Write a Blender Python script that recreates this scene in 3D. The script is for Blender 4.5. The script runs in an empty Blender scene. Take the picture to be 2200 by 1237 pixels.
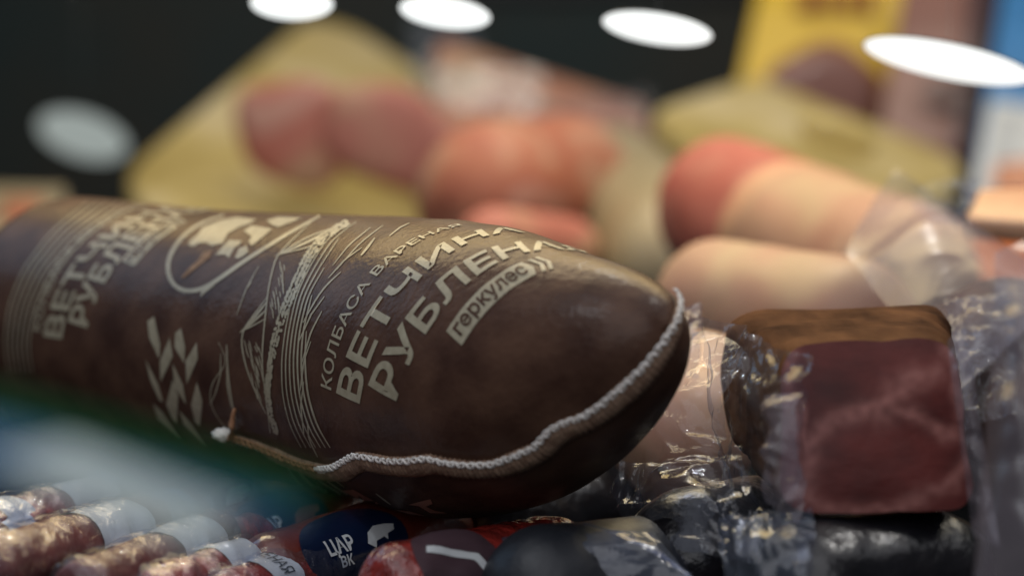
import bpy, bmesh, math, random
import numpy as np
from mathutils import Vector, Matrix, noise
from mathutils.bvhtree import BVHTree
from mathutils.geometry import tessellate_polygon

random.seed(7)
SC = bpy.context.scene
COL = SC.collection
# ------------------------------------------------------------------ camera
CAMZ, PITCH, LENS = 0.243, math.radians(8.0), 85.0
K = 36.0 / LENS / 2200.0                       # radians per photograph pixel
cam_d = bpy.data.cameras.new('camera')
cam_d.lens = LENS; cam_d.sensor_width = 36.0
cam_d.clip_start = 0.02; cam_d.clip_end = 60
cam_d.dof.use_dof = True; cam_d.dof.focus_distance = 0.925; cam_d.dof.aperture_fstop = 4.5
cam = bpy.data.objects.new('camera', cam_d); COL.objects.link(cam)
cam.location = (0, -1.0, CAMZ); cam.rotation_euler = (math.pi / 2 - PITCH, 0, 0)
SC.camera = cam
CP = Vector((0, -1.0, CAMZ))
RT, UP, FW = Vector((1, 0, 0)), Vector((0, math.sin(PITCH), math.cos(PITCH))), Vector((0, math.cos(PITCH), -math.sin(PITCH)))

def W(px, py, d):
    """real place of a thing seen at a photograph pixel, d metres in front of the lens"""
    return CP + RT * ((px - 1100) * K * d) + UP * ((618.5 - py) * K * d) + FW * d

# ------------------------------------------------------------------ world, lamps, exposure
wd = bpy.data.worlds.new('World'); SC.world = wd; wd.use_nodes = True
wd.node_tree.nodes['Background'].inputs[0].default_value = (0.60, 0.72, 0.85, 1)
wd.node_tree.nodes['Background'].inputs[1].default_value = 0.045
def area(name, loc, target, size, energy, color, sy=None, spread=180):
    l = bpy.data.lights.new(name, 'AREA'); l.energy = energy; l.color = color; l.size = size
    if sy: l.shape = 'RECTANGLE'; l.size_y = sy
    else: l.shape = 'DISK'
    l.spread = math.radians(spread)
    o = bpy.data.objects.new(name, l); COL.objects.link(o); o.location = loc
    o.rotation_euler = (Vector(target) - Vector(loc)).to_track_quat('-Z', 'Y').to_euler()
    return o
area('case_strip_lamp', (0.10, -0.20, 1.05), (0.05, 0.0, 0.0), 2.2, 5.0, (0.96, 0.96, 1.0), 1.0)
area('warm_sheen_fill', (-0.02, 0.66, 0.66), (-0.03, -0.1, 0.12), 1.05, 6.5, (1.0, 0.72, 0.30), 0.42)  # added unseen light, gives the casing its yellow veil of sheen
area('back_shelf_lamp', (0.15, 1.2, 1.35), (0.15, 1.3, 0.0), 2.4, 22.0, (1.0, 0.91, 0.74), 1.0)
area('cool_sheen_fill', (-0.17 - .69 * .8, 0.06 + .5 * .8, 0.10 + .52 * .8), (-0.17, 0.06, 0.1), 0.5, 0.9, (0.45, 0.70, 1.0))  # added out of view to lay a blue sheen on the casing
area('glint_fill', (-0.42, -0.35, 0.80), (-0.2, -0.1, 0.0), 0.03, 0.9, (0.9, 0.95, 1.0))  # three small unseen lights added for glints on film and skins
area('glint_fill', (0.45, 0.05, 0.95), (0.3, 0.2, 0.0), 0.03, 1.6, (1.0, 0.97, 0.92))
area('glint_fill', (0.05, 0.75, 1.0), (0.1, 1.0, 0.0), 0.04, 2.5, (1.0, 0.97, 0.92))
area('front_cool_lamp', (-0.15, -1.15, 0.75), (-0.05, -0.05, 0.05), 1.3, 5.0, (0.95, 0.95, 1.0))
SC.view_settings.view_transform = 'Standard'; SC.view_settings.look = 'None'
SC.view_settings.exposure = 0.0; SC.view_settings.gamma = 1.0
SC.cycles.use_denoising = True
SC.cycles.max_bounces = 10; SC.cycles.transparent_max_bounces = 24
SC.cycles.caustics_reflective = False; SC.cycles.caustics_refractive = False
SC.cycles.sample_clamp_indirect = 4.0

# ------------------------------------------------------------------ materials
MAT = {}
def new_mat(name):
    m = bpy.data.materials.new(name); m.use_nodes = True
    nt = m.node_tree; b = nt.nodes['Principled BSDF']; MAT[name] = m
    return m, nt, b
def mat(name, c, rough=0.5, c2=None, scale=40, bump=0.0, bscale=120, spec=0.5, coat=0, crough=0.1, sss=0, metal=0, detail=4, bdist=0.002, ramp=(0.35, 0.65), aniso=None, trans=0, emit=0):
    m, nt, b = new_mat(name); N, L = nt.nodes, nt.links
    b.inputs['Base Color'].default_value = (*c, 1); b.inputs['Roughness'].default_value = rough
    b.inputs['Specular IOR Level'].default_value = spec
    b.inputs['Coat Weight'].default_value = coat; b.inputs['Coat Roughness'].default_value = crough
    b.inputs['Metallic'].default_value = metal
    if sss:
        b.inputs['Subsurface Weight'].default_value = sss; b.inputs['Subsurface Radius'].default_value = (0.01, 0.004, 0.002)
        b.inputs['Subsurface Scale'].default_value = 0.6
    tc = N.new('ShaderNodeTexCoord'); mp = N.new('ShaderNodeMapping'); L.new(tc.outputs['Object'], mp.inputs[0])
    if aniso: mp.inputs['Scale'].default_value = aniso
    if c2:
        n = N.new('ShaderNodeTexNoise'); n.inputs['Scale'].default_value = scale; n.inputs['Detail'].default_value = detail
        L.new(mp.outputs[0], n.inputs['Vector'])
        r = N.new('ShaderNodeValToRGB'); r.color_ramp.elements[0].color = (*c, 1); r.color_ramp.elements[1].color = (*c2, 1)
        r.color_ramp.elements[0].position, r.color_ramp.elements[1].position = ramp
        L.new(n.outputs['Fac'], r.inputs[0]); L.new(r.outputs[0], b.inputs['Base Color'])
    if bump:
        n = N.new('ShaderNodeTexNoise'); n.inputs['Scale'].default_value = bscale; n.inputs['Detail'].default_value = 5
        L.new(mp.outputs[0], n.inputs['Vector'])
        bp = N.new('ShaderNodeBump'); bp.inputs['Strength'].default_value = bump; bp.inputs['Distance'].default_value = bdist
        L.new(n.outputs['Fac'], bp.inputs['Height']); L.new(bp.outputs[0], b.inputs['Normal'])
        if coat: L.new(bp.outputs[0], b.inputs['Coat Normal'])
    if emit:
        b.inputs['Emission Color'].default_value = (*c, 1); b.inputs['Emission Strength'].default_value = emit
    return m
def film_mat(name, tint=(0.9, 0.93, 1.0), cloud=0.06, rough=0.10, bump=0.5, bscale=60, body=(0.7, 0.72, 0.8), gloss=0.05, spec=0.9, rim=0.30):
    """clear wrapping film: lets light through, glossy at its creases, slightly milky"""
    m, nt, b = new_mat(name); N, L = nt.nodes, nt.links
    b.inputs['Base Color'].default_value = (*body, 1); b.inputs['Roughness'].default_value = rough
    b.inputs['Specular IOR Level'].default_value = spec
    tc = N.new('ShaderNodeTexCoord')
    n = N.new('ShaderNodeTexNoise'); n.inputs['Scale'].default_value = bscale; n.inputs['Detail'].default_value = 4; n.inputs['Distortion'].default_value = 1.2
    L.new(tc.outputs['Object'], n.inputs['Vector'])
    bp = N.new('ShaderNodeBump'); bp.inputs['Strength'].default_value = bump; bp.inputs['Distance'].default_value = 0.003
    L.new(n.outputs['Fac'], bp.inputs['Height']); L.new(bp.outputs[0], b.inputs['Normal'])
    tr = N.new('ShaderNodeBsdfTransparent'); tr.inputs[0].default_value = (*tint, 1)
    lw = N.new('ShaderNodeLayerWeight'); L.new(bp.outputs[0], lw.inputs['Normal'])
    pw = N.new('ShaderNodeMath'); pw.operation = 'POWER'; L.new(lw.outputs['Facing'], pw.inputs[0]); pw.inputs[1].default_value = 4.0
    fr = N.new('ShaderNodeMath'); fr.operation = 'MULTIPLY_ADD'; L.new(pw.outputs[0], fr.inputs[0]); fr.inputs[1].default_value = rim; fr.inputs[2].default_value = gloss
    gl = N.new('ShaderNodeBsdfGlossy'); gl.inputs['Roughness'].default_value = rough; L.new(bp.outputs[0], gl.inputs['Normal'])
    mx0 = N.new('ShaderNodeMixShader'); mx0.inputs[0].default_value = cloud
    L.new(tr.outputs[0], mx0.inputs[1]); L.new(b.outputs[0], mx0.inputs[2])
    mx = N.new('ShaderNodeMixShader'); L.new(fr.outputs[0], mx.inputs[0]); L.new(mx0.outputs[0], mx.inputs[1]); L.new(gl.outputs[0], mx.inputs[2])
    L.new(mx.outputs[0], N['Material Output'].inputs['Surface'])
    return m

mat('casing', (0.046, 0.020, 0.0135), 0.7, (0.104, 0.053, 0.034), 55, 0.35, 380, spec=0.12, coat=0.30, crough=0.24, detail=12, bdist=0.0010, ramp=(0.32, 0.72))
mat('print', (0.30, 0.262, 0.18), 0.6, (0.37, 0.33, 0.235), 300, 0.2, 600, coat=0.36, crough=0.22, bdist=0.0004)
mat('print_pink', (0.42, 0.20, 0.14), 0.6, coat=0.3)
mat('thread_white', (0.74, 0.70, 0.66), 0.85, (0.86, 0.83, 0.79), 900)
mat('thread_brown', (0.20, 0.09, 0.04), 0.8, (0.30, 0.15, 0.075), 900)
mat('ridge', (0.17, 0.095, 0.06), 0.8, (0.28, 0.18, 0.12), 220, 0.5, 500)
mat('meat_dark', (0.050, 0.008, 0.007), 0.5, (0.125, 0.021, 0.017), 30, 0.3, 80, spec=0.25, sss=0.05, aniso=(1, 1, 1.8))
mat('meat_rind', (0.030, 0.012, 0.007), 0.8, (0.125, 0.058, 0.028), 45, 0.6, 110, spec=0.02, detail=8, aniso=(1, 0.28, 1))
mat('fat', (0.20, 0.075, 0.07), 0.4, (0.28, 0.12, 0.11), 60, coat=0.4, sss=0.2)
mat('ham_pink', (0.46, 0.15, 0.125), 0.5, (0.60, 0.22, 0.17), 30, 0.2, 50, coat=0.3, sss=0.15)
mat('ham_pale', (0.52, 0.27, 0.17), 0.5, (0.58, 0.36, 0.22), 25, 0.2, 50, coat=0.1, sss=0.15)
mat('ham_red', (0.42, 0.12, 0.095), 0.5, (0.52, 0.19, 0.14), 30, 0.2, 50, coat=0.1, sss=0.1)
mat('orange_meat', (0.44, 0.13, 0.065), 0.5, (0.50, 0.20, 0.10), 20, 0.2, 40, coat=0.3, sss=0.15)
mat('ham_slice_pink', (0.44, 0.19, 0.14), 0.5, (0.50, 0.27, 0.18), 25, coat=0.1, sss=0.1)
mat('salmon', (0.62, 0.24, 0.13), 0.4, (0.68, 0.33, 0.20), 20, 0.3, 40, coat=0.6)
mat('smoked', (0.36, 0.085, 0.022), 0.45, (0.45, 0.14, 0.04), 30, coat=0.4)
mat('yellow_card', (0.52, 0.38, 0.11), 0.45, (0.60, 0.46, 0.17), 12, coat=0.3)
mat('yellow_cream', (0.62, 0.50, 0.27), 0.45, (0.66, 0.56, 0.36), 12, coat=0.3)
mat('olive_cream', (0.27, 0.22, 0.125), 0.5, (0.34, 0.28, 0.18), 14, coat=0.1)
mat('yellow_bright', (0.70, 0.46, 0.01), 0.45, coat=0.3)
mat('brown_print', (0.30, 0.10, 0.01), 0.5)
mat('pack_pink', (0.21, 0.09, 0.075), 0.45, (0.28, 0.13, 0.11), 14, coat=0.4)
mat('pack_dark', (0.07, 0.04, 0.05), 0.4, coat=0.4)
mat('pack_blue', (0.02, 0.16, 0.42), 0.45, (0.03, 0.20, 0.5), 14, coat=0.3)
mat('white_card', (0.62, 0.65, 0.68), 0.45, (0.7, 0.72, 0.74), 20, coat=0.2)
mat('label_white', (0.55, 0.58, 0.60), 0.35, (0.66, 0.69, 0.70), 30, 0.4, 90, coat=0.7, crough=0.12)
mat('label_ink', (0.045, 0.06, 0.075), 0.4, coat=0.5)
mat('label_navy', (0.004, 0.010, 0.035), 0.3, (0.006, 0.015, 0.05), 40, 0.2, 60, coat=0.7, crough=0.15)
mat('stick_brown', (0.10, 0.019, 0.015), 0.45, (0.15, 0.03, 0.024), 50, 0.6, 90, spec=0.3, coat=0.2, crough=0.05, bdist=0.004)
mat('stick_red', (0.34, 0.030, 0.022), 0.3, (0.14, 0.018, 0.016), 90, 0.7, 130, coat=1.0, crough=0.05, bdist=0.005)
mat('log_red', (0.15, 0.022, 0.012), 0.35, (0.085, 0.016, 0.010), 25, 0.6, 50, coat=0.8, crough=0.1, bdist=0.004)
mat('net_black', (0.006, 0.006, 0.008), 0.3, (0.014, 0.012, 0.014), 80, 0.6, 60, coat=0.22, crough=0.12, bdist=0.004)
mat('pack_black', (0.010, 0.012, 0.017), 0.5, (0.016, 0.018, 0.025), 40, 0.5, 60, bdist=0.003)
mat('tray', (0.008, 0.009, 0.010), 0.9, spec=0.0)
mat('case_back', (0.016, 0.037, 0.042), 0.6, (0.034, 0.036, 0.032), 3)
mat('case_shelf', (0.050, 0.068, 0.066), 0.5, (0.075, 0.070, 0.060), 6)
mat('case_slat', (0.014, 0.015, 0.018), 0.4)
mat('disc_metal', (0.05, 0.05, 0.055), 0.4, metal=0.8)
mat('reflection_glow', (0.76, 0.80, 0.79), 0.5, emit=1.5)  # emission stands in for ceiling lights reflected in glass, bright and dim
mat('reflection_dim', (0.5, 0.56, 0.53), 0.5, emit=0.6)
film_mat('film', cloud=0.045, gloss=0.05); film_mat('film_milky', cloud=0.24, rough=0.25, bump=0.35, bscale=22, body=(0.36, 0.31, 0.35), spec=0.3, rim=0.14, gloss=0.03); film_mat('film_amber', cloud=0.34, rough=0.3, bump=0.25, bscale=14, body=(0.36, 0.30, 0.19), spec=0.2, rim=0.1, gloss=0.02)
film_mat('film_crisp', gloss=0.03, cloud=0.05, rough=0.07, bump=0.9, bscale=75)
film_mat('film_pack', cloud=0.03, rough=0.06, bump=0.8, bscale=110, gloss=0.06, rim=0.25)
film_mat('film_blue', tint=(0.85, 0.88, 1.0), cloud=0.13, rough=0.15, bump=0.5, bscale=30, body=(0.40, 0.46, 0.58))
film_mat('rail_card', tint=(0.95, 1.0, 1.0), cloud=0.72, rough=0.4, bump=0.0, body=(0.62, 0.70, 0.68), gloss=0.005, spec=0.05, rim=0.02)
film_mat('rail_green', tint=(0.50, 0.78, 0.60), cloud=0.20, rough=0.35, bump=0.0, body=(0.004, 0.17, 0.06), gloss=0.005, spec=0.05, rim=0.02)
film_mat('film_silver', cloud=0.05, rough=0.10, bump=1.0, bscale=30, gloss=0.22)
film_mat('rail_plastic', tint=(0.65, 0.80, 0.95), cloud=0.42, rough=0.35, bump=0.0, body=(0.06, 0.16, 0.28), gloss=0.005, spec=0.05, rim=0.02)

def mix_mat(name, stops, scale, rough=0.5, spec=0.3):
    m, nt, b = new_mat(name); N, L = nt.nodes, nt.links
    b.inputs['Roughness'].default_value = rough; b.inputs['Specular IOR Level'].default_value = spec
    tc = N.new('ShaderNodeTexCoord'); n = N.new('ShaderNodeTexNoise'); n.inputs['Scale'].default_value = scale; n.inputs['Detail'].default_value = 3; n.inputs['Distortion'].default_value = 0.8
    L.new(tc.outputs['Object'], n.inputs['Vector']); r = N.new('ShaderNodeValToRGB'); e = r.color_ramp.elements
    e[0].position, e[0].color = stops[0][0], (*stops[0][1], 1); e[1].position, e[1].color = stops[-1][0], (*stops[-1][1], 1)
    for p, c in stops[1:-1]: k = e.new(p); k.color = (*c, 1)
    L.new(n.outputs['Fac'], r.inputs[0]); L.new(r.outputs[0], b.inputs['Base Color'])
mix_mat('mix_orange', [(0.34, (0.46, 0.30, 0.21)), (0.45, (0.43, 0.17, 0.105)), (0.58, (0.37, 0.12, 0.075)), (0.70, (0.48, 0.28, 0.22))], 11)
mix_mat('mix_pink', [(0.34, (0.48, 0.30, 0.20)), (0.46, (0.45, 0.17, 0.13)), (0.58, (0.40, 0.13, 0.10)), (0.70, (0.50, 0.27, 0.22))], 10)
mix_mat('mix_salmon', [(0.36, (0.48, 0.34, 0.23)), (0.48, (0.43, 0.22, 0.15)), (0.60, (0.38, 0.17, 0.12)), (0.70, (0.44, 0.33, 0.27))], 9)
mix_mat('mix_red', [(0.36, (0.42, 0.17, 0.13)), (0.50, (0.36, 0.10, 0.08)), (0.66, (0.42, 0.14, 0.11))], 14)
mix_mat('mix_blush', [(0.36, (0.46, 0.33, 0.21)), (0.50, (0.44, 0.26, 0.18)), (0.66, (0.40, 0.21, 0.15))], 9)
mix_mat('mix_yellow', [(0.36, (0.36, 0.27, 0.09)), (0.50, (0.50, 0.39, 0.16)), (0.66, (0.60, 0.50, 0.30))], 5)

# ------------------------------------------------------------------ object helpers
def tag(o, label=None, cat=None, group=None, kind=None):
    if label: o['label'] = label
    if cat: o['category'] = cat
    if group: o['group'] = group
    if kind: o['kind'] = kind
    return o
def thing(name, label, cat, loc, group=None):
    o = bpy.data.objects.new(name, None); COL.objects.link(o); o.location = loc; o.empty_display_size = 0.02
    return tag(o, label, cat, group)
def mesh_obj(name, verts, faces, m, parent=None, smooth=True, data=None):
    me = data
    if me is None:
        me = bpy.data.meshes.new(name)
        org = parent.location if parent and parent.parent is None else (parent['_o'] if parent and '_o' in parent else Vector((0, 0, 0)))
        if parent is None: org = Vector(verts[0]) if len(verts) else Vector()
        org = Vector(org)
        me.from_pydata([tuple(Vector(v) - org) for v in verts], [], faces); me.update()
        if smooth: me.polygons.foreach_set('use_smooth', [True] * len(me.polygons))
        me.materials.append(MAT[m])
    o = bpy.data.objects.new(name, me); COL.objects.link(o)
    if parent: o.parent = parent
    elif data is None: o.location = org
    return o
def root_org(o):
    while o.parent: o = o.parent
    return o.location
def part(name, verts, faces, m, parent, smooth=True):
    """a mesh given in world coordinates, parented (any depth) below a thing whose root carries the only offset"""
    org = Vector(root_org(parent)); me = bpy.data.meshes.new(name)
    me.from_pydata([tuple(Vector(v) - org) for v in verts], [], faces); me.update()
    if smooth: me.polygons.foreach_set('use_smooth', [True] * len(me.polygons))
    me.materials.append(MAT[m])
    o = bpy.data.objects.new(name, me); COL.objects.link(o); o.parent = parent
    return o
def bm_part(name, bm, m, parent, smooth=True):
    bm.verts.ensure_lookup_table()
    for i, v in enumerate(bm.verts): v.index = i
    vs = [v.co.copy() for v in bm.verts]; fs = [[v.index for v in f.verts] for f in bm.faces]; bm.free()
    return part(name, vs, fs, m, parent, smooth)
def slab(corners, thick, bev=0.003, seg=3, corner=0.0):
    """rounded slab: four face corners (world) pushed back along the face normal"""
    bm = bmesh.new(); c = [Vector(p) for p in corners]
    n = (c[1] - c[0]).cross(c[3] - c[0]).normalized()
    if n.dot(CP - c[0]) < 0: n = -n
    f = [bm.verts.new(p) for p in c]; b = [bm.verts.new(p - n * thick) for p in c]
    bm.faces.new(f); bm.faces.new(b[::-1])
    for i in range(4): bm.faces.new((f[i], f[(i + 1) % 4], b[(i + 1) % 4], b[i]))
    bmesh.ops.recalc_face_normals(bm, faces=bm.faces)
    if corner:
        ce = [e for e in bm.edges if any(e.verts[0] is x and e.verts[1] is y or e.verts[1] is x and e.verts[0] is y for x, y in zip(f, b))]
        bmesh.ops.bevel(bm, geom=ce, offset=corner, segments=8, profile=0.5, affect='EDGES')
    bmesh.ops.bevel(bm, geom=bm.edges[:] if not corner else [e for e in bm.edges if e.is_manifold and e.calc_face_angle(0) > 1.0], offset=bev, segments=seg, profile=0.6, affect='EDGES')
    return bm

class Grid:
    """a closed lofted skin: rows along u, closed round v; pick() finds where a line of sight meets it, ev() gives points on it"""
    def __init__(s, P):
        s.P = np.asarray(P, float); s.nu, s.nv = s.P.shape[:2]
        du = np.gradient(s.P, axis=0); dv = np.roll(s.P, -1, 1) - np.roll(s.P, 1, 1)
        n = np.cross(dv, du); ln = np.linalg.norm(n, axis=2, keepdims=True); s.N = n / np.maximum(ln, 1e-12)
        cen = s.P.mean(1, keepdims=True)
        if ((s.P - cen) * s.N).sum() < 0: s.N = -s.N
        s.bvh = None
    def geo(s):
        vs = s.P.reshape(-1, 3).tolist(); nv = s.nv; fs = []
        for i in range(s.nu - 1):
            for j in range(nv): fs.append((i * nv + j, i * nv + (j + 1) % nv, (i + 1) * nv + (j + 1) % nv, (i + 1) * nv + j))
        a = len(vs); vs.append(s.P[0].mean(0).tolist()); vs.append(s.P[-1].mean(0).tolist())
        for j in range(nv):
            fs.append((a, (j + 1) % nv, j)); b = (s.nu - 1) * nv; fs.append((a + 1, b + j, b + (j + 1) % nv))
        return vs, fs
    def pick(s, px, py):
        if s.bvh is None:
            vs, fs = s.geo(); s.bvh = BVHTree.FromPolygons(vs, fs)
        loc, n, idx, d = s.bvh.ray_cast(CP, (W(px, py, 1.0) - CP).normalized())
        if loc is None or idx >= (s.nu - 1) * s.nv: return None
        i, j = divmod(idx, s.nv); p = np.array(loc)
        a = s.P[i, j]; e1 = s.P[i + 1, j] - a; e2 = s.P[i, (j + 1) % s.nv] - a
        M = np.stack([e1, e2], 1); k = np.linalg.lstsq(M, p - a, rcond=None)[0]
        return np.array([i + k[0], j + k[1]])
    def ev(s, u, v, off=0.0):
        u = min(max(u, 0), s.nu - 1.001); i = int(u); f = u - i; v %= s.nv; j = int(v); g = v - j; j %= s.nv; j2 = (j + 1) % s.nv
        w = ((1 - f) * (1 - g), (1 - f) * g, f * (1 - g), f * g)
        p = s.P[i, j] * w[0] + s.P[i, j2] * w[1] + s.P[i + 1, j] * w[2] + s.P[i + 1, j2] * w[3]
        if off:
            n = s.N[i, j] * w[0] + s.N[i, j2] * w[1] + s.N[i + 1, j] * w[2] + s.N[i + 1, j2] * w[3]
            p = p + n / max(np.linalg.norm(n), 1e-9) * off
        return Vector(p)
    def normal(s, u, v):
        return ((s.ev(u, v, 0.001) - s.ev(u, v)).normalized())
    def near(s, a, ref):
        a = a.copy(); a[1] = ref[1] + (a[1] - ref[1] + s.nv / 2) % s.nv - s.nv / 2
        return a

def frames(C):
    C = np.asarray(C, float); T = np.gradient(C, axis=0); T /= np.linalg.norm(T, axis=1)[:, None]
    A = np.cross(T, np.array([0, 0, 1.0])); A /= np.linalg.norm(A, axis=1)[:, None]; B = np.cross(A, T)
    return C, T, A, B
def capsule(p0, p1, r, nu=48, nv=40, ends=(1.0, 1.0), rr=None, sag=0.0, wob=0.0, seed=0, power=2.0, oval=1.0):
    """rounded log from p0 to p1, r metres thick, with uneven skin"""
    p0, p1 = np.array(p0), np.array(p1); L = np.linalg.norm(p1 - p0); t = np.linspace(0, 1, nu)
    t = 0.5 - 0.5 * np.cos(np.pi * t) * (0.6 + 0.4 * np.abs(np.cos(np.pi * t)))
    t = (t - t[0]) / (t[-1] - t[0])
    C = p0 + (p1 - p0) * t[:, None]; C[:, 2] -= sag * np.sin(np.pi * t)
    C, T, A, B = frames(C)
    x0 = np.clip(1 - t * L / (r * ends[0]), 0, 1); x1 = np.clip(1 - (1 - t) * L / (r * ends[1]), 0, 1)
    R = r * np.maximum((1 - x0 ** power) * (1 - x1 ** power), 0) ** (1 / power)
    if rr is not None: R = R * np.interp(t, *rr)
    th = np.linspace(0, 2 * np.pi, nv, endpoint=False)
    P = C[:, None] + R[:, None, None] * (np.cos(th)[None, :, None] * A[:, None] + oval * np.sin(th)[None, :, None] * B[:, None])
    if wob:
        for i in range(nu):
            for j in range(nv):
                v = Vector(P[i, j]) * (1.1 / r) + Vector((seed * 3.1, 0, 0))
                P[i, j] += (P[i, j] - C[i]) * wob * (noise.noise(v) + 0.5 * noise.noise(v * 2.3))
    return Grid(P)

def flat_poly(pts, step):
    """fine triangles filling a flat outline: fan tessellated, then cut on a grid so that it can be wrapped"""
    bm = bmesh.new(); vs = [bm.verts.new((p[0], p[1], 0)) for p in pts]
    for t in tessellate_polygon([[Vector((p[0], p[1], 0)) for p in pts]]):
        try: bm.faces.new([vs[i] for i in t])
        except ValueError: pass
    return grid_cut(bm, step)
def grid_cut(bm, step):
    xs = [v.co.x for v in bm.verts]; ys = [v.co.y for v in bm.verts]
    for ax, lo, hi in ((0, min(xs), max(xs)), (1, min(ys), max(ys))):
        k = lo + step
        while k < hi:
            co = Vector((k, 0, 0)) if ax == 0 else Vector((0, k, 0)); no = Vector((1, 0, 0)) if ax == 0 else Vector((0, 1, 0))
            bmesh.ops.bisect_plane(bm, geom=bm.verts[:] + bm.edges[:] + bm.faces[:], dist=1e-6, plane_co=co, plane_no=no)
            k += step
    bm.verts.ensure_lookup_table()
    for i, v in enumerate(bm.verts): v.index = i
    vs = [(v.co.x, v.co.y) for v in bm.verts]; fs = [[v.index for v in f.verts] for f in bm.faces]; bm.free()
    return vs, fs
def decal_px(name, g, pts, m, parent, off=0.0003, step=18):
    """print on a skin, outlined by the places where it is seen on that skin"""
    vs, fs = flat_poly(pts, step); out = {}; 
    for i, (x, y) in enumerate(vs):
        q = g.pick(x, y)
        if q is not None: out[i] = g.ev(q[0], q[1], off)
    idx = {k: n for n, k in enumerate(out)}
    fs = [[idx[i] for i in f] for f in fs if all(i in idx for i in f)]
    if not fs: return None
    return part(name, list(out.values()), fs, m, parent)
def ribbon_px(pts, w):
    """outline of a stroke through photograph points, w wide in its middle, tapering"""
    P = np.array(pts, float)
    d = np.r_[0, np.cumsum(np.linalg.norm(np.diff(P, axis=0), axis=1))]; n = max(6, int(d[-1] / 14)); s = np.linspace(0, d[-1], n)
    # smooth
    Q = np.stack([np.interp(s, d, P[:, 0]), np.interp(s, d, P[:, 1])], 1)
    if n > 8:
        for _ in range(3): Q[1:-1] = 0.25 * Q[:-2] + 0.5 * Q[1:-1] + 0.25 * Q[2:]
    T = np.gradient(Q, axis=0); T /= np.maximum(np.linalg.norm(T, axis=1)[:, None], 1e-6); Nn = np.stack([-T[:, 1], T[:, 0]], 1)
    return Q, Nn, n
def strokes(name, g, lines, m, parent, off=0.0003):
    vs, fs = [], []
    for pts, w in lines:
        Q, Nn, n = ribbon_px(pts, w); prev = None
        for k in range(n):
            ww = w * (0.35 + 0.65 * math.sin(math.pi * min(max(k / (n - 1), 0.02), 0.98)) ** 0.5) / 2
            a, b = g.pick(*(Q[k] + Nn[k] * ww)), g.pick(*(Q[k] - Nn[k] * ww))
            if a is None or b is None: prev = None; continue
            vs += [g.ev(*a, off), g.ev(*b, off)]; c = len(vs) - 2
            if prev is not None: fs.append((prev, prev + 1, c + 1, c))
            prev = c
    return part(name, vs, fs, m, parent)

_tc = {}
def text_flat(s, bold=0.0, step=0.12, xs=1.0):
    """lettering as a flat triangulated sheet, cap height 1, starting at x = 0"""
    c = bpy.data.curves.new('lettering', 'FONT'); c.body = s; c.size = 1.0; c.offset = bold; c.space_character = 1.0 + bold * 1.2
    c.resolution_u = 3
    o = bpy.data.objects.new('lettering_tmp', c); COL.objects.link(o)
    dg = bpy.context.evaluated_depsgraph_get(); me = o.evaluated_get(dg).to_mesh()
    bm = bmesh.new(); bm.from_mesh(me); o.evaluated_get(dg).to_mesh_clear()
    bpy.data.objects.remove(o); bpy.data.curves.remove(c)
    bmesh.ops.triangulate(bm, faces=bm.faces[:])
    x0 = min(v.co.x for v in bm.verts); cap = 0.70
    for v in bm.verts: v.co.x = (v.co.x - x0) / cap * xs; v.co.y = v.co.y / cap; v.co.z = 0
    w = max(v.co.x for v in bm.verts)
    vs, fs = grid_cut(bm, step)
    return vs, fs, w
def text_on(name, g, s, O, T, E, m, parent, frac=1.0, bold=0.02, off=0.0004, step=0.12):
    """lettering wrapped on a skin: O base start, T top of the first letter, E base at frac of its width (skin coordinates)"""
    T, E = g.near(T, O), g.near(E, O)
    vs, fs, w = text_flat(s, bold, step)
    pts = [g.ev(*(O + (E - O) * (x / w / frac) + (T - O) * y), off) for x, y in vs]
    return part(name, pts, fs, m, parent)
def text_px(name, g, s, o, t, e, m, parent, frac=1.0, **k):
    return text_on(name, g, s, g.pick(*o), g.pick(*t), g.pick(*e), m, parent, frac, **k)
def width_frac(pre, full, bold):
    return text_flat(pre, bold, 9)[2] / text_flat(full, bold, 9)[2]

def sheet(corners, nu=60, nv=60, bulge=0.0, amp=0.004, freq=30.0, seed=0, ridges=1.0, edge=0.0):
    """crumpled film between four corners (world), bulged towards the viewer"""
    c = [np.array(p) for p in corners]; vs = []
    n = np.cross(c[1] - c[0], c[3] - c[0]); n /= np.linalg.norm(n)
    if np.dot(n, np.array(CP) - c[0]) < 0: n = -n
    for i in range(nu + 1):
        a = i / nu
        for j in range(nv + 1):
            b = j / nv
            e = edge * (noise.noise(Vector((a * 5, b * 5, seed + 9.0))))
            p = c[0] * (1 - a) * (1 - b) + c[1] * a * (1 - b) + c[2] * a * b + c[3] * (1 - a) * b
            q = Vector(p) * freq + Vector((seed * 7.3, seed * 1.7, 0))
            q += 0.6 * noise.noise_vector(q * 0.7)
            h = (1 - 2 * abs(noise.noise(q))) * ridges + (1 - 2 * abs(noise.noise(q * 2.1 + Vector((5, 5, 5))))) * 0.45 + 0.4 * noise.noise(q * 4.3)
            p = p + n * (bulge * 16 * a * (1 - a) * b * (1 - b) + amp * h) + np.array(noise.noise_vector(q * 0.5)) * edge
            vs.append(p.tolist())
    fs = [(i * (nv + 1) + j, (i + 1) * (nv + 1) + j, (i + 1) * (nv + 1) + j + 1, i * (nv + 1) + j + 1) for i in range(nu) for j in range(nv)]
    return vs, fs

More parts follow.
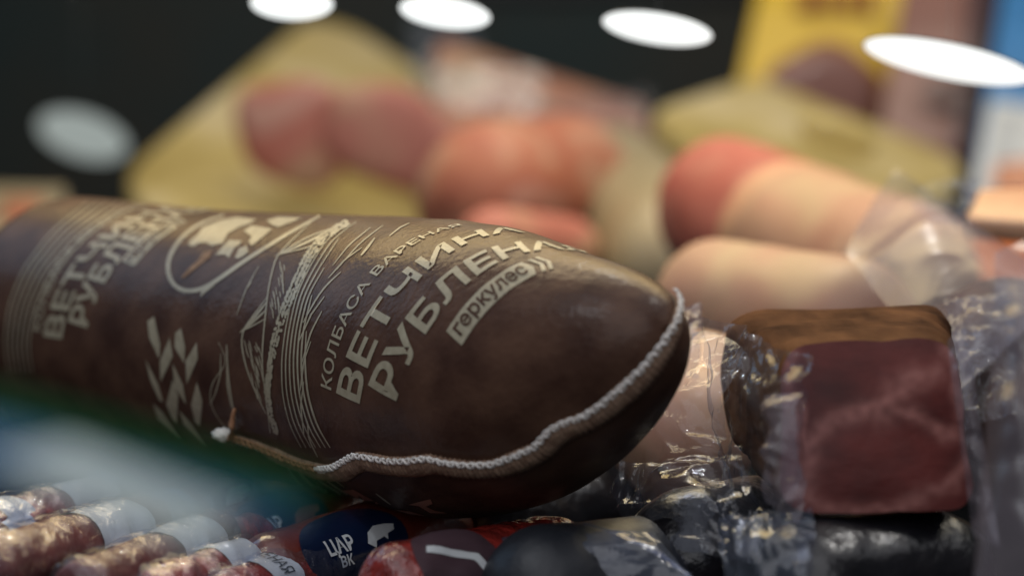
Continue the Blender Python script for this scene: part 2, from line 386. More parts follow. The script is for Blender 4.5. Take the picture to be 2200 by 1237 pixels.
# ------------------------------------------------------------------ the setting: display tray and dark case back
def box_verts(x0, x1, y0, y1, z0, z1):
    v = [(x, y, z) for x in (x0, x1) for y in (y0, y1) for z in (z0, z1)]
    return v, [(0, 1, 3, 2), (4, 6, 7, 5), (0, 4, 5, 1), (2, 3, 7, 6), (0, 2, 6, 4), (1, 5, 7, 3)]
v, f = box_verts(-1.8, 1.8, 0.45, 3.6, -0.33, -0.30)
tag(mesh_obj('rear_tray', v, f, 'tray', smooth=False), 'sunken black rear floor of the display case', 'display tray', kind='structure')
v, f = box_verts(-1.8, 1.8, -0.45, 0.45, -0.03, -0.004)
tag(mesh_obj('display_tray', v, f, 'tray', smooth=False), 'black floor of the chilled display case under all the meat', 'display tray', kind='structure')
v, f = box_verts(-1.8, 1.8, 3.15, 3.19, -0.30, 1.2)
back = tag(mesh_obj('case_wall', v, f, 'case_back', smooth=False), 'dark rear wall of the display case', 'wall', kind='structure')
for k in range(7):
    z = 0.16 + k * 0.062
    v, f = box_verts(-0.1, 0.75, 3.132, 3.148, z, z + 0.030)
    o = part('slat', v, f, 'case_slat', back, False)

for x0, x1, z, h in ((-1.2, -0.25, 0.30, 0.018), (-1.0, -0.55, 0.40, 0.05), (-0.48, -0.30, 0.335, 0.06), (-1.2, -0.25, 0.52, 0.018)):
    v, f = box_verts(x0, x1, 3.05, 3.14, z, z + h); part('shelf', v, f, 'case_shelf', back, False)

# ------------------------------------------------------------------ the big sewn sausage
def make_sausage():
    cps = np.array([W(*p) for p in ((60, 667, 1.205), (280, 700, 1.145), (480, 731, 1.095), (825, 769, 1.0), (1106, 806, 0.911), (1440, 698, 0.836))])
    n = len(cps) - 1; cp = np.vstack([2 * cps[0] - cps[1], cps, 2 * cps[-1] - cps[-2]]); nu, nv = 240, 200
    fine = []
    for u in np.linspace(0, 1, 600):
        i = min(int(u * n), n - 1); q = u * n - i; p0, p1, p2, p3 = cp[i:i + 4]
        fine.append(.5 * (2 * p1 + (p2 - p0) * q + (2 * p0 - 5 * p1 + 4 * p2 - p3) * q * q + (3 * p1 - p0 - 3 * p2 + p3) * q ** 3))
    fine = np.array(fine); s = np.r_[0, np.cumsum(np.linalg.norm(np.diff(fine, axis=0), axis=1))]; L = s[-1]
    k = np.linspace(0, 1, nu); k = k + 0.028 * np.sin(2 * np.pi * k) * -1
    ss = k * L; ss = L * (1 - (1 - ss / L) ** 1.12)
    C = np.stack([np.interp(ss, s, fine[:, a]) for a in range(3)], 1)
    C, T, A, B = frames(C)
    x = np.clip((ss - (L - 0.151)) / 0.151, 0, 1); x0 = np.clip(1 - ss / 0.04, 0, 1)
    R = 0.0587 * np.sqrt(np.maximum(1 - x ** 1.3, 0)) * np.sqrt(np.maximum(1 - x0 ** 2, 0))
    th = np.linspace(0, 2 * np.pi, nv, endpoint=False)
    P = C[:, None] + R[:, None, None] * (np.cos(th)[None, :, None] * A[:, None] + np.sin(th)[None, :, None] * B[:, None])
    for i in range(nu):
        amp = 0.006 + 0.012 * x[i]
        for j in range(nv):
            q = Vector(P[i, j]) * 22
            cr = noise.noise(Vector((math.cos(th[j]) * 7, math.sin(th[j]) * 7, ss[i] * 26))) + 0.6 * noise.noise(Vector((math.cos(th[j]) * 15, math.sin(th[j]) * 15, ss[i] * 40)))
            P[i, j] += (P[i, j] - C[i]) * (amp * (noise.noise(q) + 0.35 * noise.noise(q * 3.1)) + cr * 0.004 * min(1, x[i] * 1.6))
    for i in range(nu):      # fuller shoulder above the name bar
        lift = 0.0060 * math.exp(-((ss[i] - (L - 0.086)) / 0.046) ** 2)
        for j in range(nv): P[i, j] += B[i] * (lift * max(0.0, math.sin(th[j])) ** 1.5)
    return Grid(P)
G = make_sausage()
S = thing('ham_sausage', 'fat dark brown sewn ham sausage with cream Cyrillic lettering and a stitched seam', 'sausage', W(900, 1100, 0.98))
v, f = G.geo(); part('casing', v, f, 'casing', S)
def z5(x, y): return (700 + x / 2.749, 400 + y / 2.749)
# lettering, copy by the sewn end
b = 0.024
text_px('lettering', G, 'КОЛБАСА ВАРЕНАЯ', (713, 838), (692, 829), (798, 609), 'print', S, frac=width_frac('КОЛБАСА', 'КОЛБАСА ВАРЕНАЯ', 0.012), bold=0.012, step=0.25)
text_px('lettering', G, 'ВЕТЧИНА', (773, 866), (727, 845), (978, 537), 'print', S, frac=width_frac('ВЕТЧИ', 'ВЕТЧИНА', b), bold=b)
text_px('lettering', G, 'РУБЛЕНАЯ', (851, 860), (796, 829), (1140, 541), 'print', S, frac=width_frac('РУБЛЕН', 'РУБЛЕНАЯ', b), bold=b)
def bar_label(g, O, T, E, par, m='print', ink='casing', word='геркулес', end=0.80, T2=None):
    """pale bar with the maker's word in dark letters and three slanted strokes after it"""
    T, E = g.near(T, O), g.near(E, O)
    T2 = T - O if T2 is None else g.near(T2, O) - E
    uv = lambda a, b: O + (E - O) * a + ((T - O) * (1 - a) + T2 * a) * b
    mp = lambda a, b, off: g.ev(*uv(a, b), off)
    def quad(pts, mm, off, nm):
        vs, fs = flat_poly(pts, 0.05); return part(nm, [mp(x, y, off) for x, y in vs], fs, mm, par)
    plate = quad([(0, 0), (end, 0), (end + 0.045, 0.5), (end, 1.0), (0, 1)], m, 0.0003, 'name_bar')
    for k in range(2):
        a = end + 0.055 + k * 0.065
        quad([(a, 0), (a + 0.035, 0), (a + 0.08, 0.5), (a + 0.035, 1), (a, 1), (a + 0.045, 0.5)], m, 0.0003, 'stroke')
    vs, fs, w = text_flat(word, 0.02, 0.3)
    part('lettering', [g.ev(*uv(0.045 + (end - 0.065) * x / w, 0.26 + 0.66 * y), 0.0006) for x, y in vs], fs, ink, plate)
bar_label(G, G.pick(993, 742), G.pick(960, 711), G.pick(1200, 574), S, T2=G.pick(1168, 551))
# lettering, copy at the far part of the body
text_px('lettering', G, 'КОЛБАСА ВАРЕНАЯ', (88, 712), (72, 708), (200, 500), 'print', S, frac=0.62, bold=0.012, step=0.25)
text_px('lettering', G, 'ВЕТЧИНА', (133, 728), (97, 722), (268, 498), 'print', S, frac=0.62, bold=b)
text_px('lettering', G, 'РУБЛЕНАЯ', (188, 704), (150, 692), (262, 555), 'print', S, frac=0.40, bold=b)
bar_label(G, G.pick(290, 572), G.pick(262, 560), G.pick(395, 482), S, end=0.9)
# round emblem with an animal shape
def e5(pts): return [(300 + x / 5.5, 440 + y / 5.5) for x, y in pts]
em = strokes('emblem', G, [(e5([(2130, 140), (1800, 320), (1250, 660), (930, 890), (740, 1010), (560, 1040), (430, 1000), (350, 880), (320, 740), (370, 560), (520, 360), (720, 220), (1000, 130)]), 9)], 'print', S)
decal_px('animal_shape', G, e5([(580, 480), (600, 430), (700, 350), (750, 270), (950, 190), (1150, 150), (1380, 180), (1300, 230), (1180, 270), (1050, 340), (980, 460), (850, 490), (790, 450), (700, 460), (640, 500)]), 'print', em)
for pts in ([(900, 600), (1000, 480), (1060, 420), (1210, 430), (1190, 470), (1120, 520), (1060, 630), (1010, 590)], [(1130, 630), (1180, 520), (1270, 490), (1290, 560), (1240, 600), (1170, 640)],
            [(1230, 310), (1330, 250), (1570, 290), (1500, 350), (1440, 400), (1330, 490), (1290, 440), (1330, 380)], [(1500, 190), (1640, 150), (1920, 160), (1800, 210), (1640, 270), (1560, 240)]):
    decal_px('emblem_letter', G, e5(pts), 'print', em)
decal_px('emblem_mark', G, e5([(490, 870), (560, 780), (700, 650), (760, 560), (860, 540), (830, 630), (740, 690), (620, 790), (540, 860)]), 'ridge', em)
decal_px('emblem_tail', G, e5([(740, 1010), (930, 890), (880, 960), (720, 1090)]), 'print', em)
# braid of pale lozenges
loz = [[(318, 690), (332, 680), (345, 740), (343, 770), (322, 725)], [(378, 715), (390, 705), (399, 745), (397, 780), (376, 745)],
       [(345, 775), (366, 725), (370, 750), (372, 765), (346, 820)], [(400, 775), (424, 735), (426, 770), (402, 825)],
       [(314, 772), (341, 825), (352, 862), (344, 860), (324, 815)], [(372, 780), (394, 825), (401, 868), (376, 830)],
       [(358, 868), (372, 815), (384, 850), (380, 910), (372, 900)], [(412, 868), (424, 820), (436, 860), (430, 915), (420, 905)],
       [(330, 865), (350, 885), (390, 945), (372, 930), (340, 900)], [(386, 880), (412, 910), (444, 960), (428, 945), (396, 912)],
       [(318, 740), (330, 760), (345, 815), (330, 790)], [(374, 760), (386, 790), (398, 830), (384, 800)]]
for p in loz[:10]: decal_px('braid_lozenge', G, p, 'print', S, step=14)
# engraved picture: mast-like peaks, rope band, ruled strokes fanning out
def q3(x, y): return (480 + x / 2.21, 440 + y / 2.21)
L3 = lambda *p: [q3(*a) for a in p]
rnd = random.Random(3)
eng = [(L3((440, 62), (330, 170), (250, 243), (215, 400), (190, 640), (185, 760), (205, 920), (225, 1080)), 3.0),
       (L3((250, 243), (330, 195), (430, 140), (540, 110)), 3.0), (L3((260, 240), (400, 180), (520, 118)), 5.5), (L3((265, 238), (420, 200), (500, 150)), 3.0),
       (L3((210, 440), (140, 530), (80, 612), (105, 760), (160, 900), (205, 990)), 3.2), (L3((80, 605), (150, 570), (205, 540)), 3), (L3((84, 604), (140, 560), (205, 500)), 4.5), (L3((88, 602), (150, 535), (208, 462)), 5),
       (L3((170, 292), (110, 400), (65, 525)), 2), (L3((138, 365), (104, 410)), 2), (L3((20, 690), (20, 860), (40, 960)), 3)]
for i in range(26):      # short hatch on the two peaks
    a, b2 = rnd.random(), rnd.random()
    x, y = 262 + 75 * a * (0.4 + b2 * .6), 262 + 240 * b2; x = x - 45 * b2
    eng.append((L3((x, y), (x + 6, y + 26 + 30 * rnd.random())), 2.2))
for i in range(30):
    a, b2 = rnd.random(), rnd.random()
    y = 622 + 300 * b2; x = 95 + 85 * a + 62 * b2 * (1 - a); eng.append((L3((x, y), (x + 14, y + 30 + 35 * rnd.random())), 2.0))
base = [(560, 95), (460, 170), (385, 300), (330, 430), (295, 600), (278, 740), (282, 900), (318, 1050), (372, 1150)]
fan = [(640, 70, 0), (700, 62, 1), (760, 62, 2), (820, 68, 3), (884, 80, 4)]
for k in range(7):       # long ruled strokes beside the rope band
    o = k * 17
    pts = [(x + o * (1.0 + 0.35 * abs(i - 4) / 4) + (max(0, 3 - i) * k * 4), y - (max(0, 2 - i)) * 6 * k * 0.4) for i, (x, y) in enumerate(base)]
    st = [0, 0, 0, 1, 2, 3, 4][k]; en = 9 - [0, 0, 0, 0, 0, 0, 0][k]
    eng.append((L3(*pts[st:en]), 2.6 + 0.25 * k))
for (x0, y0, x1, y1, x2, y2, w) in ((560, 320, 470, 400, 380, 560, 3.4), (482, 436, 420, 520, 360, 650, 3.4), (470, 505, 420, 600, 372, 760, 3.6), (418, 648, 385, 740, 368, 880, 3.4), (385, 838, 370, 950, 385, 1090, 3.2), (402, 1025, 408, 1110, 450, 1195, 3.4),
                                    (720, 160, 690, 200, 655, 243, 5), (660, 205, 580, 260, 500, 350, 3), (884, 90, 840, 110, 790, 150, 3), (700, 110, 600, 190, 520, 290, 2.6), (760, 100, 650, 180, 540, 310, 2.6)):
    eng.append((L3((x0, y0), (x1, y1), (x2, y2)), w))
pic = strokes('engraved_strokes', G, eng, 'print', S); tag(pic, kind='stuff')
# rope band: pale flakes with dark gaps
band = [(590, 85), (470, 160), (400, 260), (345, 380), (285, 520), (250, 640), (225, 760), (212, 880), (225, 990), (255, 1080)]
bw = [16, 22, 26, 26, 24, 22, 14, 13, 12, 12]
flk = []
for i in range(len(band) - 1):
    (xa, ya), (xb, yb) = band[i], band[i + 1]
    L = math.hypot(xb - xa, yb - ya); tx, ty = (xb - xa) / L, (yb - ya) / L; nx, ny = -ty, tx
    m_ = int(L / 17)
    for k in range(m_):
        for side in (-1, 0, 1):
            if rnd.random() < 0.10: continue
            t = (k + 0.5 + rnd.uniform(-.25, .25)) / m_; wv = bw[i] + (bw[i + 1] - bw[i]) * t
            cx, cy = xa + (xb - xa) * t + nx * side * wv * .62, ya + (yb - ya) * t + ny * side * wv * .62
            l, w = rnd.uniform(9, 18), rnd.uniform(4, 9); an = rnd.uniform(-.5, .5)
            ax, ay = tx * math.cos(an) - ty * math.sin(an), tx * math.sin(an) + ty * math.cos(an)
            flk.append([q3(cx + ax * l * c1 - ay * w * c2, cy + ay * l * c1 + ax * w * c2) for c1, c2 in ((-1, 0), (-.4, -.9), (.5, -1), (1, .1), (.4, .9), (-.5, .8))])
vs, fs = [], []
for p in flk:
    c = [G.pick(*q) for q in p]
    if any(q is None for q in c): continue
    a = len(vs); vs += [G.ev(*q, 0.00042) for q in c]; fs.append(list(range(a, a + 6)))
tag(part('rope_band', vs, fs, 'print', S), kind='stuff')
# rippled outline beside the knot, ruled strokes at the far part, strokes and letters under the seam
far = [([(470, 735), (495, 780), (460, 810), (448, 850), (462, 890), (492, 925)], 2.0), ([(488, 740), (490, 800), (500, 870), (508, 900)], 4.0), ([(476, 760), (470, 790), (484, 800), (462, 830), (470, 850), (452, 868)], 2.5)]
for k in range(6):
    o = k * 17; far.append(([(190 + o * 1.2, 435 + k), (110 + o, 500), (50 + o * .8, 580), (18 + o * .7, 660), (10 + o * .6, 740), (20 + o * .6, 800)], 3.0))
tag(strokes('ruled_strokes', G, far, 'print', S), kind='stuff')
und = [([(615, 1000), (640, 1035), (662, 1052)], 3), ([(630, 1000), (668, 1040), (720, 1062)], 6), ([(655, 1005), (690, 1035), (760, 1075)], 3), ([(668, 1004), (720, 1045), (790, 1085)], 3), ([(690, 1006), (740, 1045)], 2.5), ([(808, 1058), (840, 1082)], 3.2)]
tag(strokes('ruled_strokes', G, und, 'print', S), kind='stuff')
for p in ([(735, 1052), (760, 1050), (815, 1080), (830, 1092), (790, 1080)], [(878, 1082), (925, 1070), (930, 1080), (915, 1086), (935, 1095), (962, 1100), (925, 1100), (900, 1085)], [(846, 1092), (880, 1096), (915, 1106), (880, 1102)]):
    decal_px('underside_letter', G, p, 'print_pink', S, step=12)

# sewn seam: ribbed fold of casing, chain of stitches, loose thread end
seam_px = [(488, 928), (520, 938), (560, 950), (600, 967), (640, 984), (670, 994), (700, 998), (725, 996), (745, 985), (770, 971), (800, 975), (840, 983), (880, 983), (925, 976), (960, 985), (1010, 990), (1060, 988), (1105, 972), (1150, 952), (1185, 915),
           (1215, 900), (1250, 888), (1290, 862), (1340, 820), (1380, 782), (1415, 740), (1440, 702), (1453, 668), (1450, 648), (1440, 634)]
sq = np.array(seam_px, float); sd_ = np.r_[0, np.cumsum(np.linalg.norm(np.diff(sq, axis=0), axis=1))]; sk = np.linspace(0, sd_[-1], 420)
sx, sy = np.interp(sk, sd_, sq[:, 0]), np.interp(sk, sd_, sq[:, 1])
for _ in range(6): sx[1:-1] = .25 * sx[:-2] + .5 * sx[1:-1] + .25 * sx[2:]; sy[1:-1] = .25 * sy[:-2] + .5 * sy[1:-1] + .25 * sy[2:]
SP, SN = [], []
for x_, y_ in zip(sx, sy):
    q = G.pick(x_, y_)
    if q is not None: SP.append(np.array(G.ev(*q))); SN.append(np.array(G.normal(*q)))
SP, SN = np.array(SP), np.array(SN)
for _ in range(8): SN[1:-1] = .25 * SN[:-2] + .5 * SN[1:-1] + .25 * SN[2:]
dl = np.r_[0, np.cumsum(np.linalg.norm(np.diff(SP, axis=0), axis=1))]; SL = dl[-1]
def seam(t, off=0.0):
    p = Vector([np.interp(t, dl, SP[:, k]) for k in range(3)]); n = Vector([np.interp(t, dl, SN[:, k]) for k in range(3)]).normalized()
    return p + n * off, n
def seam_frame(t, off=0.0):
    p, n = seam(t, off); tg = (seam(min(t + .0015, SL))[0] - seam(max(t - .0015, 0))[0]).normalized(); dn = tg.cross(n).normalized()
    return p, n, tg, (-dn if dn.dot(UP) > 0 else dn)
NR = 520
ring, vs, fs = 10, [], []
for i in range(NR + 1):
    t = SL * (0.03 + 0.97 * i / NR); p, n, tg, dn = seam_frame(t)
    rib = 1 + 0.13 * math.sin(t * 2 * math.pi / 0.0021) + 0.22 * noise.noise(Vector((t * 60, 0, 0)))
    wd_, hg = 0.0040 * rib, 0.0026 * rib
    fade = min(1, (i + 1) / 40, (NR - i + 1) / 60); c = p + dn * (0.0034 * fade) + n * 0.0008
    for k in range(ring):
        a = 2 * math.pi * k / ring; vs.append(c + dn * (math.cos(a) * wd_ * (0.25 + 0.75 * fade)) + n * (math.sin(a) * hg * fade))
    if i:
        for k in range(ring): fs.append(((i - 1) * ring + k, (i - 1) * ring + (k + 1) % ring, i * ring + (k + 1) % ring, i * ring + k))
part('seam_fold', vs, fs, 'ridge', S)
def tube(path, r, ring=6, rf=None):
    vs, fs = [], []; n = len(path)
    for i, p in enumerate(path):
        t = (path[min(i + 1, n - 1)] - path[max(i - 1, 0)]).normalized(); a = t.orthogonal().normalized(); b_ = t.cross(a); rr = r * (rf(i / (n - 1)) if rf else 1)
        for k in range(ring): an = 2 * math.pi * k / ring; vs.append(p + a * math.cos(an) * rr + b_ * math.sin(an) * rr)
        if i:
            for k in range(ring): fs.append(((i - 1) * ring + k, (i - 1) * ring + (k + 1) % ring, i * ring + (k + 1) % ring, i * ring + k))
    fs.append(list(range(ring))[::-1]); fs.append(list(range((n - 1) * ring, n * ring)))
    return vs, fs
# one stitch mesh, copied along the seam
cap = lambda x: math.sqrt(max(0.05, 1 - (2 * x - 1) ** 4))
sv, sf = tube([Vector((x, 0, 0.0007 * (1 - (x / 0.0013) ** 2))) for x in np.linspace(-0.0013, 0.0013, 7)], 0.00052, 6, cap)
st_me = {}
for nm, mm in (('stitch', 'thread_white'), ('stitch_brown', 'thread_brown')):
    me = bpy.data.meshes.new(nm); me.from_pydata([tuple(x) for x in sv], [], sf); me.polygons.foreach_set('use_smooth', [True] * len(me.polygons)); me.materials.append(MAT[mm]); st_me[nm] = me
nst = int(SL / 0.0021); rs = random.Random(5)
for i in range(nst):
    t = SL * (i + 0.5) / nst; p, n, tg, dn = seam_frame(t, 0.0024)
    brown = t < SL * 0.235
    an = (0.6 if i % 2 else -0.5) + rs.uniform(-.15, .15); d = (dn * math.cos(an) + tg * math.sin(an)).normalized(); y = n.cross(d)
    sc_ = (1.5 if brown else 1.12) * rs.uniform(.85, 1.1)
    M = Matrix(((d.x, y.x, n.x, 0), (d.y, y.y, n.y, 0), (d.z, y.z, n.z, 0), (0, 0, 0, 1)))
    o = bpy.data.objects.new('stitch', st_me['stitch_brown' if brown else 'stitch']); COL.objects.link(o); o.parent = S
    o.matrix_local = Matrix.Translation(p - Vector(S.location)) @ M @ Matrix.Scale(sc_, 4)
for nm, mm, o_, f0, f1, r in (('seam_cord', 'thread_white', -0.0010, 0.20, 1.0, 0.0005), ('seam_cord', 'thread_brown', -0.0016, 0.0, 0.25, 0.0006), ('seam_cord', 'thread_white', 0.0016, 0.0, 0.28, 0.00055)):
    path = []
    for i in range(260):
        t = SL * (f0 + (f1 - f0) * i / 259); p, n, tg, dn = seam_frame(t, 0.0027)
        path.append(p + dn * (o_ + 0.00035 * math.sin(t * 2 * math.pi / 0.0037)))
    v, f = tube(path, r, 6, lambda x: min(1, 0.15 + 14 * x, 0.15 + 14 * (1 - x))); part(nm, v, f, mm, S)
kn = G.pick(490, 925); c = G.ev(*kn, 0.003)
bm = bmesh.new(); bmesh.ops.create_icosphere(bm, subdivisions=3, radius=0.0035)
for vv in bm.verts: vv.co = Vector((vv.co.x * 1.2, vv.co.y, vv.co.z * .85)) * (1 + .35 * noise.noise(vv.co * 900)) + c
bm_part('thread_tuft', bm, 'thread_white', S)
a = [G.ev(*G.pick(x, y), o_) for x, y, o_ in ((511, 942, .002), (512, 925, .004), (514, 905, .004), (513, 885, .003), (509, 875, .001))]
v, f = tube(a, 0.0016, 8, lambda x: 1 - .5 * x); part('thread_end', v, f, 'thread_brown', S)

# ------------------------------------------------------------------ smoked meat block in a clear bag, beside the sewn end
def loft(front, back, m_mid=10, wob=0.0, freq=40):
    """solid between two outlines of equal point count"""
    F, Bk = np.array(front), np.array(back); P = []
    for t in np.linspace(0, 1, m_mid): P.append(F * (1 - t) + Bk * t)
    P = np.array(P); cen = P.mean((1,), keepdims=True)
    for i in range(P.shape[0]):
        for j in range(P.shape[1]):
            q = Vector(P[i, j]) * freq; P[i, j] += (P[i, j] - cen[i, 0]) * wob * (noise.noise(q) + .5 * noise.noise(q * 2.7))
    return P
def rounded(cs, n=8, r=0.22):
    """rounded outline through four corners"""
    out = []
    for i in range(4):
        a, b_, c_ = cs[i - 1], cs[i], cs[(i + 1) % 4]; p, q = b_ + (a - b_) * r, b_ + (c_ - b_) * r
        for k in range(n): t = k / (n - 1); out.append(p * (1 - t) ** 2 + b_ * 2 * t * (1 - t) + q * t * t)
        p2 = c_ + (b_ - c_) * r
        for k in range(1, 6): out.append(q + (p2 - q) * k / 6)
    return out
fr = [np.array(W(*p)) for p in ((1672, 738, 0.862), (2048, 722, 0.862), (2098, 1095, 0.845), (1672, 1105, 0.845))]
bk = [np.array(W(*p)) for p in ((1555, 672, 0.985), (2040, 648, 0.985), (2050, 920, 0.97), (1555, 960, 0.97))]
MB = thing('smoked_meat_block', 'dark red smoked meat block with brown rind wrapped in clear film', 'meat', W(1880, 1110, 0.9))
fo, bo = rounded(fr, 8, .2), rounded(bk, 8, .2)
P = loft(fo, bo, 60, 0.05, 38); P[0] = P[0] * .985 + P[0].mean(0) * .015
MG = Grid(P)
vs, fs = MG.geo()
nvr = MG.nv; side = [q for q in fs if len(q) == 4 or q[0] == len(vs) - 1]; 
part('rind', vs, side, 'meat_rind', MB)
# cut face, slightly domed; the fat lines are the meat's own colouring, kept as a colour attribute
FAT = [([(1735, 1085), (1733, 1000), (1750, 940), (1785, 905), (1840, 885), (1900, 872), (1960, 878)], 13), ([(1895, 880), (1920, 850), (1960, 815), (2015, 800)], 20), ([(1945, 878), (1985, 905), (2030, 935), (2070, 930)], 11),
       ([(1705, 1040), (1745, 1085), (1800, 1098), (1870, 1104), (1930, 1094), (1990, 1062), (2050, 1035), (2085, 985)], 13), ([(1700, 760), (1696, 860), (1705, 960), (1700, 1060)], 12), ([(2030, 745), (2050, 800), (2065, 900)], 9), ([(1740, 1000), (1725, 930), (1722, 860)], 7)]
pts_o = P[0]; cen = pts_o.mean(0); nf = np.array((W(1880, 900, .85) - W(1880, 900, 1.0)).normalized()); rows, na_ = 70, 260
jj = np.linspace(0, len(pts_o), na_, endpoint=False); pc = np.vstack([pts_o, pts_o[:1]]); out = np.stack([np.interp(jj, np.arange(len(pc)), pc[:, k]) for k in range(3)], 1)
fv, ff, fa = [], [], []
def to_px(p):
    q = Vector(p) - CP; d = q.dot(FW); return 1100 + q.dot(RT) / d / K, 618.5 - q.dot(UP) / d / K
segs = [(np.array(l[i], float), np.array(l[i + 1], float), w) for l, w in FAT for i in range(len(l) - 1)]
for i in range(rows + 1):
    t = i / rows
    for j in range(na_):
        p = cen + (out[j] - cen) * t + nf * 0.004 * (1 - t * t); fv.append(p.tolist())
        x, y = to_px(p); w0 = noise.noise_vector(Vector((x, y, 0)) / 45); q = np.array([x + 14 * w0.x, y + 14 * w0.y]); best = 0
        for a_, b_, w_ in segs:
            ab = b_ - a_; k_ = min(max(np.dot(q - a_, ab) / np.dot(ab, ab), 0), 1); dd = np.linalg.norm(q - a_ - ab * k_); best = max(best, math.exp(-(dd / (w_ * 1.5)) ** 2) * 0.95)
        fa.append(best * (0.75 + 0.5 * noise.noise(Vector((x, y, 5)) / 22)))
for i in range(rows):
    for j in range(na_): ff.append((i * na_ + j, i * na_ + (j + 1) % na_, (i + 1) * na_ + (j + 1) % na_, (i + 1) * na_ + j))
mm_ = MAT['meat_dark']; N_, L_ = mm_.node_tree.nodes, mm_.node_tree.links; bs = N_['Principled BSDF']; old = bs.inputs['Base Color'].links[0].from_socket
at_ = N_.new('ShaderNodeAttribute'); at_.attribute_name = 'fat'; mx_ = N_.new('ShaderNodeMix'); mx_.data_type = 'RGBA'
L_.new(at_.outputs['Fac'], mx_.inputs[0]); L_.new(old, mx_.inputs[6]); mx_.inputs[7].default_value = (0.27, 0.105, 0.09, 1); L_.new(mx_.outputs[2], bs.inputs['Base Color'])
face = part('cut_face', fv, ff, 'meat_dark', MB); at2 = face.data.attributes.new('fat', 'FLOAT', 'POINT'); at2.data.foreach_set('value', fa)
# film bag round the block
ffr = [np.array(W(*p)) for p in ((1655, 730, 0.856), (2062, 712, 0.856), (2118, 1118, 0.834), (1645, 1122, 0.834))]
fbk = [np.array(W(*p)) for p in ((1546, 668, .99), (2046, 643, .99), (2072, 935, 0.98), (1530, 975, 0.98))]
v, f = sheet([W(1540, 690, .93), W(1760, 760, .845), W(1730, 1130, .835), W(1560, 1060, .93)], 60, 60, .006, .0035, 45, 3, edge=.004); part('film_fold', v, f, 'film', MB)
v, f = sheet([W(2035, 735, .85), W(2075, 700, .85), W(2150, 1180, .82), W(2090, 1150, .83)], 20, 60, .004, .002, 60, 5); part('film_fold', v, f, 'film_milky', MB)
v, f = sheet([W(1650, 850, .85), W(1720, 840, .838), W(1730, 1130, .832), W(1655, 1080, .84)], 30, 50, .006, .003, 60, 8); part('film_fold', v, f, 'film_milky', MB)

# crumpled bag between the sausage and the block
v, f = sheet([W(1490, 720, .97), W(1590, 760, .93), W(1560, 1130, .89), W(1330, 1080, .95)], 90, 110, .014, .0042, 48, 11, edge=.006)
tag(mesh_obj('crumpled_bag', v, f, 'film_crisp'), 'crumpled clear plastic bag squeezed between the sewn sausage and the meat block', 'plastic bag')
v, f = sheet([W(1330, 1010, .93), W(1600, 960, .91), W(1700, 1240, .86), W(1360, 1180, .90)], 90, 90, .010, .004, 42, 14, edge=.005)
tag(mesh_obj('film_wrap', v, f, 'film'), 'wrinkled clear film lying over the black cased sausage', 'plastic film')

# pink sausage behind the sewn end
def log_thing(name, label, cat, g, m, group=None, partname='body'):
    o = thing(name, label, cat, Vector(g.P.mean((0, 1))), group); v, f = g.geo(); part(partname, v, f, m, o); return o
g = capsule(W(1420, 1010, 1.04), W(1530, 810, 1.14), .034, wob=.03)
o = log_thing('pink_sausage', 'pink wrapped sausage just behind the stitched end of the brown one', 'sausage', g, 'ham_pale')
v, f = sheet([W(1415, 690, 1.0), W(1500, 650, 1.02), W(1490, 820, 1.0), W(1425, 800, .99)], 40, 40, .008, .003, 60, 21); part('film_collar', v, f, 'film_milky', o)

# black netted sausages under the film
for p0, p1, r, lab in (((1000, 1150, 1.02), (1440, 1060, 1.10), .026, 'black cased sausage in the shadow beneath the brown sewn sausage'), ((1400, 1215, .89), (1700, 1150, .97), .027, 'black cased sausage with wet glints under the crumpled bag'),
                       ((1640, 1265, .84), (2110, 1225, .88), .024, 'black cased sausage lying under the dark red meat block')):
    g = capsule(W(*p0), W(*p1), r, wob=.05); o = log_thing('black_sausage', lab, 'sausage', g, 'net_black')
v, f = sheet([W(1560, 1130, .86), W(1760, 1110, .84), W(1730, 1260, .82), W(1560, 1260, .84)], 50, 50, .006, .004, 55, 31, edge=.004)
tag(mesh_obj('film_twist', v, f, 'film_blue'), 'twisted end of purple tinted film below the meat block', 'plastic film')
# dark wrapped log at the bottom with film lip
g = capsule(W(1060, 1290, .86), W(1560, 1240, .93), .026, wob=.03)
o = log_thing('dark_wrapped_log', 'black wrapped log under the sewn sausage with a purple film lip', 'sausage', g, 'pack_black')
path = [W(*p) for p in ((1080, 1160, .89), (1180, 1135, .885), (1260, 1130, .88), (1340, 1150, .875), (1420, 1190, .87), (1480, 1235, .865), (1510, 1270, .86))]
v, f = tube([path[0].lerp(path[0], 0)] + path, .0012, 6); part('film_lip', v, f, 'film_blue', o)
v, f = sheet([W(1080, 1160, .89), W(1400, 1150, .88), W(1500, 1260, .86), W(1100, 1290, .86)], 50, 50, .010, .002, 40, 33); part('film_cover', v, f, 'film_blue', o)

